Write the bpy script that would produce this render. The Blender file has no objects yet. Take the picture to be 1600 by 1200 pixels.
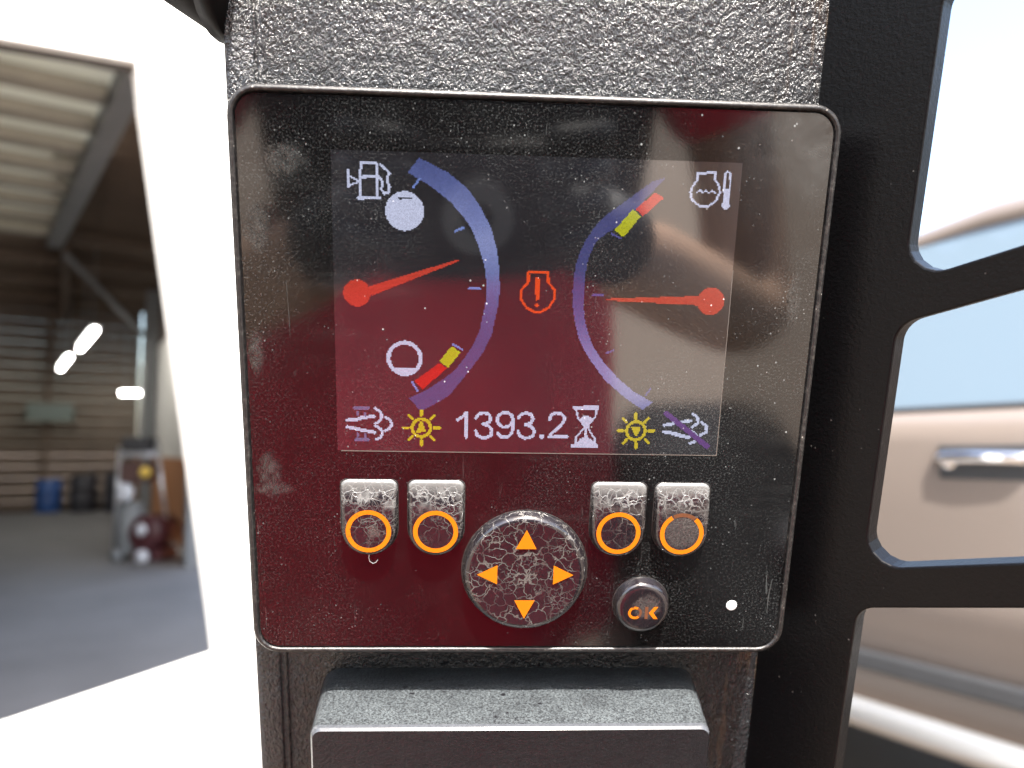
import bpy, bmesh, math, random
import numpy as np
from mathutils import Vector, Matrix
random.seed(7)
scene = bpy.context.scene
COL = scene.collection

# ------------------------------------------------------------------ camera, sky, sun, exposure
PITCH = math.radians(5.2)
CAM_H = 1.15
cam_data = bpy.data.cameras.new('camera')
cam = bpy.data.objects.new('camera', cam_data); COL.objects.link(cam)
cam.location = (0, 0, CAM_H); cam.rotation_euler = (math.radians(90) + PITCH, 0, 0)
cam_data.sensor_width = 36.0; cam_data.lens = 26.0
cam_data.clip_start = 0.004; cam_data.clip_end = 2000
cam_data.dof.use_dof = True; cam_data.dof.focus_distance = 0.222; cam_data.dof.aperture_fstop = 8.0
scene.camera = cam

SUN_EL = math.radians(57); SUN_AZ = math.radians(170)      # azimuth clockwise from +Y: behind the photographer, to the right
world = bpy.data.worlds.new('World'); scene.world = world; world.use_nodes = True
wn = world.node_tree.nodes; wl = world.node_tree.links; wn.clear()
wo = wn.new('ShaderNodeOutputWorld'); bg = wn.new('ShaderNodeBackground'); sky = wn.new('ShaderNodeTexSky')
sky.sky_type = 'NISHITA'; sky.sun_disc = False; sky.sun_elevation = SUN_EL; sky.sun_rotation = SUN_AZ
sky.air_density = 1.25; sky.dust_density = 4.5; sky.ozone_density = 1.0
bg.inputs['Strength'].default_value = 0.14
wl.new(sky.outputs[0], bg.inputs[0]); wl.new(bg.outputs[0], wo.inputs[0])
sd = bpy.data.lights.new('sun', 'SUN'); sd.energy = 4.0; sd.angle = math.radians(0.53); sd.color = (1, 0.95, 0.88)
sun = bpy.data.objects.new('sun', sd); COL.objects.link(sun)
SUN_DIR = Vector((math.sin(SUN_AZ)*math.cos(SUN_EL), math.cos(SUN_AZ)*math.cos(SUN_EL), math.sin(SUN_EL)))
sun.rotation_euler = SUN_DIR.to_track_quat('Z', 'Y').to_euler(); sun.location = (3, -4, 8)

EXPOSURE = 2.25
vs = scene.view_settings
vs.view_transform = 'Standard'; vs.look = 'None'; vs.gamma = 1; vs.use_curve_mapping = False; vs.exposure = EXPOSURE
GAIN = 2 ** EXPOSURE
scene.render.engine = 'CYCLES'

# ------------------------------------------------------------------ helpers
MM = 0.001
def srgb(r, g, b):
    f = lambda c: (c/255/12.92) if c/255 <= 0.04045 else ((c/255+0.055)/1.055)**2.4
    return (f(r), f(g), f(b))

class Nodes:
    """small wrapper for building procedural materials"""
    def __init__(s, name):
        s.m = bpy.data.materials.new(name); s.m.use_nodes = True
        s.t = s.m.node_tree; s.n = s.t.nodes; s.b = s.n['Principled BSDF']
        s.co = s.n.new('ShaderNodeTexCoord').outputs['Object']
    def link(s, a, b): s.t.links.new(a, b)
    def set(s, **k):
        names = dict(color='Base Color', rough='Roughness', metal='Metallic', ior='IOR', spec='Specular IOR Level', coat='Coat Weight',
                     coatr='Coat Roughness', em='Emission Color', ems='Emission Strength', trans='Transmission Weight', alpha='Alpha', sheen='Sheen Weight')
        for a, v in k.items():
            i = s.b.inputs[names[a]]
            if hasattr(v, 'node'): s.link(v, i)
            else: i.default_value = (*v, 1) if isinstance(v, tuple) and len(v) == 3 else v
        return s
    def map(s, scale=(1, 1, 1), rot=(0, 0, 0), loc=(0, 0, 0)):
        m = s.n.new('ShaderNodeMapping'); m.inputs['Scale'].default_value = scale; m.inputs['Rotation'].default_value = rot; m.inputs['Location'].default_value = loc
        s.link(s.co, m.inputs[0]); return m.outputs[0]
    def noise(s, scale, detail=3, rough=0.5, vec=None, dist=0, col=False):
        x = s.n.new('ShaderNodeTexNoise'); x.inputs['Scale'].default_value = scale; x.inputs['Detail'].default_value = detail
        x.inputs['Roughness'].default_value = rough; x.inputs['Distortion'].default_value = dist
        s.link(vec or s.co, x.inputs['Vector']); return x.outputs['Color' if col else 'Fac']
    def vor(s, scale, feature='F1', vec=None, rnd=1.0, out='Distance'):
        x = s.n.new('ShaderNodeTexVoronoi'); x.feature = feature; x.inputs['Scale'].default_value = scale; x.inputs['Randomness'].default_value = rnd
        s.link(vec or s.co, x.inputs['Vector']); return x.outputs[out]
    def ramp(s, fac, *stops):
        r = s.n.new('ShaderNodeValToRGB'); e = r.color_ramp.elements
        while len(e) < len(stops): e.new(0.5)
        for k, (p, c) in enumerate(stops):
            e[k].position = p; e[k].color = (c, c, c, 1) if not isinstance(c, tuple) else (*c, 1)
        s.link(fac, r.inputs[0]); return r.outputs[0]
    def math(s, op, a, b=0.0, clamp=False):
        x = s.n.new('ShaderNodeMath'); x.operation = op; x.use_clamp = clamp
        for i, v in enumerate((a, b)):
            if hasattr(v, 'node'): s.link(v, x.inputs[i])
            else: x.inputs[i].default_value = v
        return x.outputs[0]
    def mix(s, fac, a, b):
        x = s.n.new('ShaderNodeMix'); x.data_type = 'RGBA'
        for i, v in ((0, fac), (6, a), (7, b)):
            if hasattr(v, 'node'): s.link(v, x.inputs[i])
            else: x.inputs[i].default_value = (*v, 1) if isinstance(v, tuple) else v
        return x.outputs[2]
    def bump(s, h, dist=0.0002, strength=1.0):
        x = s.n.new('ShaderNodeBump'); x.inputs['Distance'].default_value = dist; x.inputs['Strength'].default_value = strength
        s.link(h, x.inputs['Height']); s.link(x.outputs[0], s.b.inputs['Normal']); return s
    def warp(s, vec, scale, amount):
        n = s.noise(scale, 3, 0.5, vec, col=True)
        a = s.n.new('ShaderNodeVectorMath'); a.operation = 'SUBTRACT'; s.link(n, a.inputs[0]); a.inputs[1].default_value = (.5, .5, .5)
        b = s.n.new('ShaderNodeVectorMath'); b.operation = 'SCALE'; s.link(a.outputs[0], b.inputs[0]); b.inputs['Scale'].default_value = amount
        c = s.n.new('ShaderNodeVectorMath'); c.operation = 'ADD'; s.link(vec, c.inputs[0]); s.link(b.outputs[0], c.inputs[1]); return c.outputs[0]
    def sep(s, vec=None):
        x = s.n.new('ShaderNodeSeparateXYZ'); s.link(vec or s.co, x.inputs[0]); return x.outputs

def plain(name, col, rough=0.5, metal=0.0, var=0.12, scale=8, bump=0.0, **k):
    n = Nodes(name)
    f = n.noise(scale, 5, 0.6)
    d = tuple(c*(1-var*2) for c in col); l = tuple(min(1, c*(1+var)) for c in col)
    n.set(color=n.mix(f, d, l), rough=rough, metal=metal, **k)
    if bump: n.bump(n.noise(scale*6, 4), bump)
    return n.m

def link_mesh(name, me, mat, parent=None, smooth=False):
    o = bpy.data.objects.new(name, me); COL.objects.link(o)
    if mat and not me.materials: me.materials.append(mat)
    if parent: o.parent = parent
    if smooth: me.polygons.foreach_set('use_smooth', [True]*len(me.polygons))
    return o
def mesh_of(name, verts, faces):
    me = bpy.data.meshes.new(name); me.from_pydata([tuple(v) for v in verts], [], faces); me.update(); return me
def from_bm(name, bm, mat, parent=None, smooth=False):
    bmesh.ops.recalc_face_normals(bm, faces=bm.faces)
    me = bpy.data.meshes.new(name); bm.to_mesh(me); bm.free(); return link_mesh(name, me, mat, parent, smooth)
def add_box(bm, lo, hi, bevel=0.0, seg=2):
    c = [(a+b)/2 for a, b in zip(lo, hi)]; s = [abs(b-a) for a, b in zip(lo, hi)]
    r = bmesh.ops.create_cube(bm, size=1, matrix=Matrix.Translation(c) @ Matrix.Diagonal((*s, 1)))
    if bevel:
        es = list({e for v in r['verts'] for e in v.link_edges}); bmesh.ops.bevel(bm, geom=es, offset=bevel, segments=seg, affect='EDGES', profile=0.5)
def box(name, lo, hi, mat, parent=None, bevel=0.0, seg=2):
    bm = bmesh.new(); add_box(bm, lo, hi, bevel, seg); return from_bm(name, bm, mat, parent)
def tube_mesh(bm, pts, r, n=12, cap=True):
    """sweep a circle along points; r may be a list"""
    pts = [Vector(p) for p in pts]; rings = []
    for i, p in enumerate(pts):
        d = (pts[min(i+1, len(pts)-1)] - pts[max(i-1, 0)]).normalized()
        a = d.orthogonal().normalized() if i == 0 else (prev - d*prev.dot(d)).normalized()
        prev = a; b = d.cross(a); rr = r[i] if isinstance(r, (list, tuple)) else r
        rings.append([bm.verts.new(p + (a*math.cos(2*math.pi*k/n) + b*math.sin(2*math.pi*k/n))*rr) for k in range(n)])
    for q, w in zip(rings, rings[1:]):
        for k in range(n): bm.faces.new((q[k], q[(k+1) % n], w[(k+1) % n], w[k]))
    if cap: bm.faces.new(rings[0][::-1]); bm.faces.new(rings[-1])
def tube(name, pts, r, mat, parent=None, n=12):
    bm = bmesh.new(); tube_mesh(bm, pts, r, n); return from_bm(name, bm, mat, parent, True)
def inset_poly(pts, d):
    """offset a closed counter-clockwise outline inwards by d"""
    out = []; n = len(pts)
    for i in range(n):
        p0, p, p1 = Vector(pts[i-1]), Vector(pts[i]), Vector(pts[(i+1) % n])
        a = (p-p0).normalized(); b = (p1-p).normalized()
        na = Vector((-a.y, a.x)); nb = Vector((-b.y, b.x)); m = na+nb
        m = m / max(0.35, m.length_squared/2)
        out.append(p + m*d)
    return out
def shell(name, outline, profile, mat, parent=None, zfun=None, smooth=True, cap_bottom=False):
    """rings of an outline at (inset, z) steps in mm, capped; zfun(x, y, z) may reshape the height"""
    bm = bmesh.new(); rings = []
    for ins, z in profile:
        q = inset_poly(outline, ins) if ins else [Vector(p) for p in outline]
        rings.append([bm.verts.new((p.x*MM, p.y*MM, (zfun(p.x, p.y, z) if zfun else z)*MM)) for p in q])
    n = len(outline)
    for a, b in zip(rings, rings[1:]):
        for k in range(n): bm.faces.new((a[k], a[(k+1) % n], b[(k+1) % n], b[k]))
    bm.faces.new(rings[-1])
    if cap_bottom: bm.faces.new(rings[0][::-1])
    return from_bm(name, bm, mat, parent, smooth)
def rrect(x0, y0, x1, y1, r, n=6):
    rs = r if isinstance(r, (list, tuple)) else [r]*4            # br, tr, tl, bl
    out = []
    for (cx, cy, a0), q in zip(((x1, y0, -90), (x1, y1, 0), (x0, y1, 90), (x0, y0, 180)), rs):
        sx = -1 if cx == x1 else 1; sy = -1 if cy == y1 else 1
        for k in range(n+1):
            a = math.radians(a0+90*k/n); out.append((cx+sx*q+q*math.cos(a), cy+sy*q+q*math.sin(a)))
    return out
def circle(cx, cy, r, n=48): return [(cx+r*math.cos(2*math.pi*k/n), cy+r*math.sin(2*math.pi*k/n)) for k in range(n)]
def flat(name, loops, z, mat, parent, thick=0.0):
    """flat (or thin) filled outline with holes, mm"""
    bm = bmesh.new(); es = []
    for lp in loops:
        vv = [bm.verts.new((x*MM, y*MM, z*MM)) for x, y in lp]
        es += [bm.edges.new((vv[i], vv[(i+1) % len(vv)])) for i in range(len(vv))]
    bmesh.ops.triangle_fill(bm, edges=es, use_beauty=True)
    for f in bm.faces:
        f.normal_update()
        if f.normal.z < 0: f.normal_flip()
    if thick:
        r = bmesh.ops.extrude_face_region(bm, geom=list(bm.faces))
        bmesh.ops.translate(bm, verts=[v for v in r['geom'] if isinstance(v, bmesh.types.BMVert)], vec=(0, 0, thick*MM))
        return from_bm(name, bm, mat, parent)
    me = bpy.data.meshes.new(name); bm.to_mesh(me); bm.free(); return link_mesh(name, me, mat, parent)
def thing(name, label, cat, matrix=None, group=None, loc=None, rz=0):
    o = bpy.data.objects.new(name, None); COL.objects.link(o); o.empty_display_size = 0.05
    if matrix is not None: o.matrix_world = matrix
    if loc is not None: o.location = loc; o.rotation_euler = (0, 0, rz)
    tag(o, label, cat, group); return o
def tag(o, label, cat, group=None):
    o['label'] = label; o['category'] = cat
    if group: o['group'] = group
    return o

# the frame of the panel face: origin in its middle, X right, Y up the face, Z out of it
_R = Matrix(((0.99861, -0.02797, -0.04462), (0.01766, 0.97609, -0.21663), (0.04961, 0.21554, 0.97523)))
_F = Matrix.Diagonal((1, -1, -1))
FRAME = Matrix.LocRotScale(cam.location, cam.rotation_euler, None) @ Matrix.Translation((0.0056184, -0.0036950, -0.2205905)) @ (_F @ _R @ _F).to_4x4()
SYMBOLS = [
  ('fuel_icon', 'white', [('L',1.5,[(22.6,8.9),(35.2,9.3),(35.2,34.8),(22.1,35.2),(22.6,8.9)]),('L',1.8,[(20.4,35.5),(36.9,35.0)]),('L',1.6,[(22.4,19.6),(35.9,19.2)]),('L',1.1,[(13.2,14.2),(13.2,28.2)]),('L',1.0,[(13.4,19.2),(21.6,23.2),(13.2,26.3)]),('L',1.6,[(37.9,10.1),(44.7,16.3),(43.0,18.5),(43.2,23.0),(44.6,26.3),(43.4,30.9),(40.7,31.7),(38.0,28.5),(39.2,25.5),(38.3,21.3),(36.1,19.2)])]),
  ('full_mark', 'white', [('D',(56.2,44.4),14.9),('X',[(51.0,34.1),(62.9,33.3),(61.9,35.5),(52.0,35.8)])]),
  ('empty_mark', 'white', [('R',(55.7,161.2),14.5,11.5),('P',[(45.1,169.6),(66.4,169.2),(63.8,173.3),(58.6,175.5),(52.9,175.6),(47.7,173.6)])]),
  ('fuel_arc', 'arcL', [('P',[(67.3,4.2),(89.5,14.5),(105.5,26.5),(116.2,41.2),(124.1,56.9),(128.5,72.0),(130.9,88.0),(131.5,102.2),(131.0,114.1),(126.0,140.2),(119.5,154.6),(111.1,166.8),(92.5,191.3),(80.7,198.9),(68.5,205.1),(59.3,194.4),(72.2,188.2),(85.3,179.3),(95.7,171.1),(103.9,160.8),(111.5,148.4),(116.5,136.7),(120.7,114.6),(121.3,101.5),(120.2,88.3),(115.3,72.3),(109.0,57.3),(101.3,46.5),(90.9,35.8),(75.7,24.5),(58.5,15.2)])]),
  ('fuel_tick', 'tick', [('L',1.5,[(62.9,26.3),(67.8,19.4)]),('L',1.6,[(95.2,59.0),(102.4,55.6)]),('L',1.5,[(106.7,103.4),(115.9,103.1)]),('L',1.3,[(94.4,148.6),(102.8,153.1)]),('L',1.6,[(61.7,180.8),(66.4,188.3)])]),
  ('fuel_low_zone', 'red', [('P',[(84.1,164.3),(90.1,168.8),(70.1,186.9),(63.3,180.2)])]),
  ('fuel_reserve_zone', 'yellow', [('P',[(93.9,150.1),(100.9,155.5),(90.9,168.5),(84.1,162.7)])]),
  ('fuel_needle', 'needle', [('D',(18.2,109.0),10.6),('P',[(27.9,103.7),(98.2,80.5),(98.7,81.8),(29.8,110.8)])]),
  ('engine_warning_icon', 'orange', [('L',1.8,[(154.3,89.2),(170.2,88.8),(170.5,96.7),(175.6,102.7),(176.2,109.9),(171.6,117.3),(165.4,120.8),(160.2,120.9),(153.9,117.7),(148.8,110.6),(149.1,103.4),(154.5,97.1),(154.3,89.2)]),('P',[(159.8,93.4),(163.7,93.3),(163.8,111.2),(161.0,111.3)]),('D',(161.9,115.4),1.6)]),
  ('temperature_arc', 'arcR', [('P',[(248.9,16.8),(229.3,31.8),(213.9,43.3),(206.2,52.0),(200.0,61.6),(195.4,71.2),(192.8,80.9),(191.0,92.6),(190.7,103.9),(191.1,112.7),(193.3,126.7),(197.2,140.8),(201.3,149.8),(207.0,158.7),(221.3,176.8),(238.8,191.3),(254.1,201.0),(262.3,194.7),(246.1,186.2),(230.8,173.9),(216.6,158.5),(209.7,148.5),(205.0,138.5),(201.1,125.5),(199.5,112.5),(199.6,103.7),(199.7,91.9),(201.0,80.7),(203.7,72.0),(207.8,63.4),(215.2,57.2),(223.6,52.0),(237.6,38.2),(259.8,13.1)])]),
  ('temperature_tick', 'tick2', [('L',1.3,[(219.3,57.1),(227.2,60.9)]),('L',1.4,[(207.0,106.1),(215.8,105.9)]),('L',1.2,[(220.6,153.6),(227.0,150.8)]),('L',1.3,[(255.9,188.5),(259.4,183.2)])]),
  ('overheat_zone', 'red', [('P',[(252.3,24.5),(259.4,28.7),(243.8,43.0),(237.6,37.7)])]),
  ('warm_zone', 'yellow', [('P',[(235.5,38.0),(242.0,43.0),(229.2,59.8),(221.7,54.3)])]),
  ('temperature_needle', 'needle', [('D',(303.9,109.0),11.1),('P',[(295.0,105.1),(218.6,108.9),(218.7,110.0),(295.7,112.4)])]),
  ('coolant_icon', 'white', [('L',1.5,[(284.7,8.7),(299.4,8.3),(299.4,13.9),(302.9,18.1),(303.8,23.3),(301.1,29.7),(294.8,34.3),(288.6,34.0),(282.0,29.3),(280.3,23.7),(281.7,18.8),(284.9,14.5),(284.7,8.7)]),('L',1.0,[(284.9,23.9),(287.5,21.4),(290.3,23.8),(292.6,21.6),(295.1,23.8),(297.5,21.5),(300.3,23.8)]),('L',1.0,[(307.5,29.8),(306.8,8.3),(308.8,7.0),(311.2,8.1),(311.6,29.7)]),('D',(309.4,32.7),3.1),('P',[(306.9,20.5),(311.3,20.3),(311.5,31.1),(307.1,31.3)])]),
  ('exhaust_icon', 'white', [('L',2.4,[(8.5,214.0),(19.0,212.8)]),('L',2.4,[(18.0,212.1),(30.6,210.3)]),('L',2.4,[(8.4,219.8),(18.9,221.8)]),('L',2.5,[(17.8,221.8),(30.5,224.1)]),('L',2.1,[(31.6,203.5),(35.9,206.7),(36.9,210.0),(35.3,213.9),(31.6,216.5)]),('L',2.1,[(31.6,218.6),(36.0,221.3),(37.3,224.9),(35.7,228.2),(31.7,230.2)]),('L',2.1,[(39.8,210.8),(43.7,213.7),(45.0,217.0),(43.2,220.4),(39.7,222.6)])]),
  ('exhaust_shade', 'dim', [('L',2.1,[(14.5,203.5),(26.0,203.4)]),('L',2.1,[(15.1,230.7),(25.6,230.6)]),('L',1.6,[(17.0,207.0),(17.0,209.2)]),('L',1.6,[(23.3,207.5),(23.3,209.7)]),('L',1.6,[(16.7,225.2),(16.7,227.9)]),('L',1.6,[(23.0,225.6),(23.0,228.4)])]),
  ('brightness_up_icon', 'yellow2', [('R',(69.4,219.6),8.8,6.4),('P',[(68.0,214.7),(70.4,214.7),(71.7,219.4),(73.3,223.2),(65.2,223.3),(67.0,219.4)]),('L',2.2,[(80.0,219.5),(84.3,219.4)]),('L',2.2,[(76.9,227.0),(80.0,230.1)]),('L',2.2,[(69.4,230.2),(69.4,234.6)]),('L',2.1,[(61.9,227.2),(58.9,230.4)]),('L',2.1,[(58.8,219.8),(54.6,219.8)]),('L',2.1,[(61.9,212.3),(58.9,209.3)]),('L',2.1,[(69.4,209.1),(69.4,204.8)]),('L',2.1,[(76.9,212.1),(79.9,208.9)])]),
  ('brightness_down_icon', 'yellow2', [('R',(249.5,219.4),9.0,6.6),('P',[(245.3,216.1),(253.4,216.0),(252.6,220.0),(249.9,224.8),(247.8,221.2)]),('L',2.2,[(260.4,219.3),(264.8,219.2)]),('L',2.2,[(257.7,226.9),(261.1,230.0)]),('L',2.2,[(250.2,230.1),(250.5,234.7)]),('L',2.2,[(242.3,227.1),(239.4,230.4)]),('L',2.2,[(238.6,219.6),(234.3,219.7)]),('L',2.2,[(241.3,212.1),(238.1,208.9)]),('L',2.2,[(248.8,208.8),(248.5,204.4)]),('L',2.2,[(256.7,211.8),(259.6,208.6)])]),
  ('hour_reading', 'white', [('L',2.4,[(99.3,212.3),(103.0,209.8),(106.6,206.0),(106.9,227.4)]),('L',2.3,[(114.7,210.4),(116.8,207.0),(121.0,205.8),(125.3,206.9),(127.0,210.5),(125.4,214.1),(120.7,215.8),(125.5,217.2),(128.0,220.7),(127.3,225.2),(123.6,227.2),(119.3,227.3),(115.8,225.4),(114.6,221.5)]),('L',2.4,[(145.4,211.6),(144.2,207.5),(141.3,205.6),(137.0,205.6),(133.3,207.9),(132.3,211.8),(133.5,215.6),(137.3,218.1),(141.6,217.5),(144.4,214.9),(145.7,211.0),(145.9,218.2),(144.4,223.8),(140.8,226.9),(136.4,226.8),(132.9,223.4)]),('L',2.4,[(149.9,210.2),(152.0,206.7),(156.2,205.5),(160.5,206.7),(162.3,210.3),(160.8,213.9),(156.0,215.6),(160.9,216.9),(163.4,220.5),(162.8,225.0),(159.1,227.0),(154.8,227.1),(151.2,225.2),(150.0,221.3)]),('P',[(168.1,224.0),(171.4,224.0),(171.5,227.3),(168.3,227.4)]),('L',2.4,[(176.0,211.1),(177.2,206.9),(180.9,205.0),(185.2,205.4),(188.2,208.1),(188.1,212.0),(184.6,217.1),(178.3,222.8),(176.3,226.0),(191.2,225.8)])]),
  ('hourglass_icon', 'white', [('P',[(195.6,198.9),(217.1,198.5),(217.3,201.6),(195.8,201.9)]),('P',[(195.5,232.1),(217.3,231.7),(217.5,234.9),(195.7,235.2)]),('L',1.3,[(198.2,201.9),(199.9,209.3),(206.2,216.7),(204.7,219.0),(199.3,225.2),(198.5,232.0)]),('L',1.3,[(215.1,201.6),(214.4,207.7),(208.6,215.9),(209.6,219.2),(214.8,226.7),(215.4,231.8)]),('P',[(200.5,210.7),(204.1,207.6),(209.0,207.2),(213.2,210.5),(208.1,216.7),(206.2,216.7)]),('P',[(205.6,215.1),(208.0,215.0),(208.3,225.7),(206.1,225.7)]),('P',[(198.8,232.0),(202.4,227.5),(206.9,224.9),(211.6,227.3),(215.7,231.8)])]),
  ('filter_stop_icon', 'white', [('L',2.4,[(273.3,214.2),(281.6,212.7)]),('L',2.4,[(287.5,211.4),(295.6,210.0)]),('L',2.6,[(273.7,220.0),(283.9,221.7)]),('L',2.7,[(283.4,222.0),(295.2,224.7)]),('L',2.2,[(297.3,204.1),(301.5,207.4),(302.1,211.9),(297.7,215.3)]),('L',2.2,[(305.1,211.3),(309.7,214.6),(309.9,219.7),(304.9,222.6)]),('L',1.1,[(297.4,218.5),(303.3,223.2)]),('L',2.2,[(296.7,229.8),(300.4,228.3)])]),
  ('filter_stop_slash', 'slash', [('L',4.4,[(274.4,204.0),(311.3,232.1)])]),
]

# ------------------------------------------------------------------ materials
def mat_gloss(ior=1.75):
    n = Nodes('glossy_overlay')
    zone = n.ramp(n.noise(17, 3, 0.6, n.map(loc=(0.11, 0.43, 0))), (0.40, 0.06), (0.66, 1.0))          # where dirt has gathered
    dots = n.math('MULTIPLY', n.ramp(n.vor(620), (0.10, 1.0), (0.17, 0.0)), n.ramp(n.noise(90, 3, 0.6), (0.50, 0.0), (0.62, 1.0)))
    big = n.math('MULTIPLY', n.ramp(n.vor(230), (0.045, 1.0), (0.085, 0.0)), n.ramp(n.noise(75, 3), (0.55, 0.0), (0.62, 1.0)))
    film = n.ramp(n.noise(22, 6, 0.65, dist=0.6), (0.45, 0.0), (0.75, 1.0))
    wipe = n.math('MULTIPLY', n.ramp(n.noise(55, 5, 0.65, n.map((0.25, 1.6, 1), (0, 0, 0.7))), (0.55, 0.0), (0.75, 1.0)), n.ramp(n.noise(14, 2), (0.5, 0.0), (0.65, 1.0)))
    scr_ = n.ramp(n.noise(60, 2, 0.5, n.map((9, 0.7, 1), (0, 0, 0.5)), 1.5), (0.735, 0.0), (0.755, 1.0))
    x, y, _ = n.sep()
    corner = n.math('MULTIPLY', n.ramp(n.math('ADD', x, 0.5), (0.553, 0.0), (0.580, 1.0)), n.ramp(n.math('ADD', y, 0.5), (0.553, 0.0), (0.580, 1.0)))  # pale top right corner: sky reflection painted into the colour
    corner = n.math('MULTIPLY', corner, n.ramp(n.noise(60, 5, 0.7), (0.35, 0.0), (0.65, 1.0)))
    tex = n.ramp(n.noise(420, 4, 0.7), (0.38, 0.15), (0.68, 1.0)); wob = n.math('MULTIPLY', n.math('SUBTRACT', n.noise(150, 4, 0.6), 0.5), 0.012)
    smear = None
    for px, py, rx, ry in ((-.069, .066, .0055, .0040), (-.078, .0475, .0032, .0065), (-.0775, -.0245, .0030, .0070), (-.0765, -.030, .006, .002), (-.080, .012, .002, .006), (.0765, .030, .002, .007)):
        d = n.math('SQRT', n.math('ADD', n.math('POWER', n.math('DIVIDE', n.math('SUBTRACT', x, px), rx), 2), n.math('POWER', n.math('DIVIDE', n.math('SUBTRACT', y, py), ry), 2)))
        s = n.ramp(n.math('MULTIPLY', n.math('ADD', d, n.math('MULTIPLY', wob, 90)), 0.5), (0.30, 1.0), (0.62, 0.0)); smear = s if smear is None else n.math('MAXIMUM', smear, s)
    smear = n.math('MULTIPLY', smear, tex)
    grit = n.math('MULTIPLY', n.ramp(n.noise(1700, 2, 0.6), (0.5, 0.0), (0.75, 1.0)), zone)
    dust = n.math('MAXIMUM', n.math('MULTIPLY', n.math('MULTIPLY', dots, zone), 0.36), n.math('MULTIPLY', big, 0.42))
    dust = n.math('MAXIMUM', dust, n.math('MULTIPLY', grit, 0.095))
    dust = n.math('MAXIMUM', dust, n.math('MULTIPLY', n.math('MULTIPLY', scr_, zone), 0.10))
    dust = n.math('ADD', dust, n.math('MULTIPLY', film, 0.004), True)
    dust = n.math('ADD', dust, n.math('MULTIPLY', wipe, 0.022), True)
    dust = n.math('ADD', dust, n.math('MULTIPLY', smear, 0.05), True)
    dust = n.math('ADD', dust, n.math('MULTIPLY', corner, 0.10), True)
    n.set(color=n.mix(dust, (0.002, 0.0018, 0.002), (0.48, 0.52, 0.52)), rough=n.math('ADD', n.math('MULTIPLY', dust, 0.5), n.math('ADD', n.math('MULTIPLY', film, 0.05), 0.06), True), ior=ior)
    n.bump(n.math('ADD', n.noise(1400, 2, 0.6), n.math('MULTIPLY', smear, 14)), 0.000004, 0.6)
    return n
gl = mat_gloss(); M_GLOSS = gl.m

def mat_screen():
    g = mat_gloss(2.35); g.m.name = 'lcd_glass'
    g.set(em=srgb(60, 58, 64), ems=0.30/GAIN)
    return g.m
M_SCREEN = mat_screen()

def mat_lcd():
    n = Nodes('lcd_pixels')
    a = n.n.new('ShaderNodeVertexColor'); a.layer_name = 'tint'
    fl = n.noise(2600, 1, 0.5)
    dust = n.math('MULTIPLY', n.ramp(n.vor(520), (0.10, 1.0), (0.16, 0.0)), n.ramp(n.noise(90, 3, 0.6), (0.52, 0.0), (0.62, 1.0)))
    n.set(color=n.mix(dust, (0.002, 0.002, 0.002), (0.45, 0.45, 0.43)), rough=0.08, ior=2.35, em=a.outputs[0], ems=n.math('MULTIPLY', n.ramp(fl, (0.3, 0.72), (0.7, 1.0)), 1.0/GAIN))
    return n.m
M_LCD = mat_lcd()

def mat_wrinkle(name, wear=0.0, rust=0.0):
    n = Nodes(name)
    v = n.warp(n.map((1.25, 0.85, 1)), 260, 0.0022)
    a = n.noise(640, 3, 0.6, v); b = n.noise(2000, 2, 0.6, v); c = n.vor(950, 'SMOOTH_F1', v)
    h = n.math('ADD', n.math('ADD', a, n.math('MULTIPLY', b, 0.5)), n.math('MULTIPLY', c, 0.35))
    chips = n.math('MULTIPLY', n.ramp(n.vor(300), (0.06, 1.0), (0.12, 0.0)), n.ramp(n.noise(50, 2), (0.5, 0.0), (0.6, 1.0)))
    dust = n.math('ADD', n.math('MULTIPLY', n.ramp(n.noise(35, 5, 0.65), (0.35, 0.1), (0.8, 1.0)), 0.05), n.math('MULTIPLY', chips, 0.5), True)
    colr = n.mix(dust, (0.008, 0.009, 0.011), (0.27, 0.32, 0.35))
    if rust:
        x, y, _ = n.sep()
        edge = n.ramp(n.math('ADD', x, 0.5), (0.566, 0.0), (0.582, 1.0))
        stk = n.ramp(n.noise(160, 5, 0.7, n.map((1, 0.12, 1))), (0.52, 0.0), (0.66, 1.0))
        colr = n.mix(n.math('MULTIPLY', n.math('MULTIPLY', edge, stk), rust), colr, (0.22, 0.13, 0.06))
    n.set(color=colr, rough=n.math('ADD', n.math('MULTIPLY', dust, 0.5), n.ramp(n.noise(28, 4, 0.6, n.map((1, 0.35, 1))), (0.35, 0.10), (0.7, 0.30)), True), ior=1.7)
    n.bump(n.math('ADD', h, n.math('MULTIPLY', n.noise(120, 3), 0.5)), 0.00085, 1.0)
    return n.m
M_PILLAR = mat_wrinkle('wrinkled_black_paint', rust=0.35)
M_TUBE = mat_wrinkle('wrinkled_black_strip_paint'); M_BLACKTUBE = plain('black_tube_paint', (0.003, 0.003, 0.0035), 0.5, scale=400, bump=0.00005, spec=0.15)

def mat_plate():
    n = Nodes('black_powder_coat')
    spots = n.math('MULTIPLY', n.ramp(n.vor(260), (0.04, 1.0), (0.075, 0.0)), n.ramp(n.noise(35, 2), (0.52, 0.0), (0.62, 1.0)))
    f = n.math('ADD', n.math('MULTIPLY', n.noise(25, 5, 0.6), 0.004), n.math('MULTIPLY', spots, 0.25), True)
    n.set(color=n.mix(f, (0.0015, 0.0014, 0.002), (0.5, 0.48, 0.46)), rough=0.36, ior=1.28)
    n.bump(n.math('ADD', n.noise(900, 3, 0.6), n.math('MULTIPLY', n.noise(300, 2), 0.6)), 0.00012, 1.0)
    return n.m
M_PLATE = mat_plate()

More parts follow.
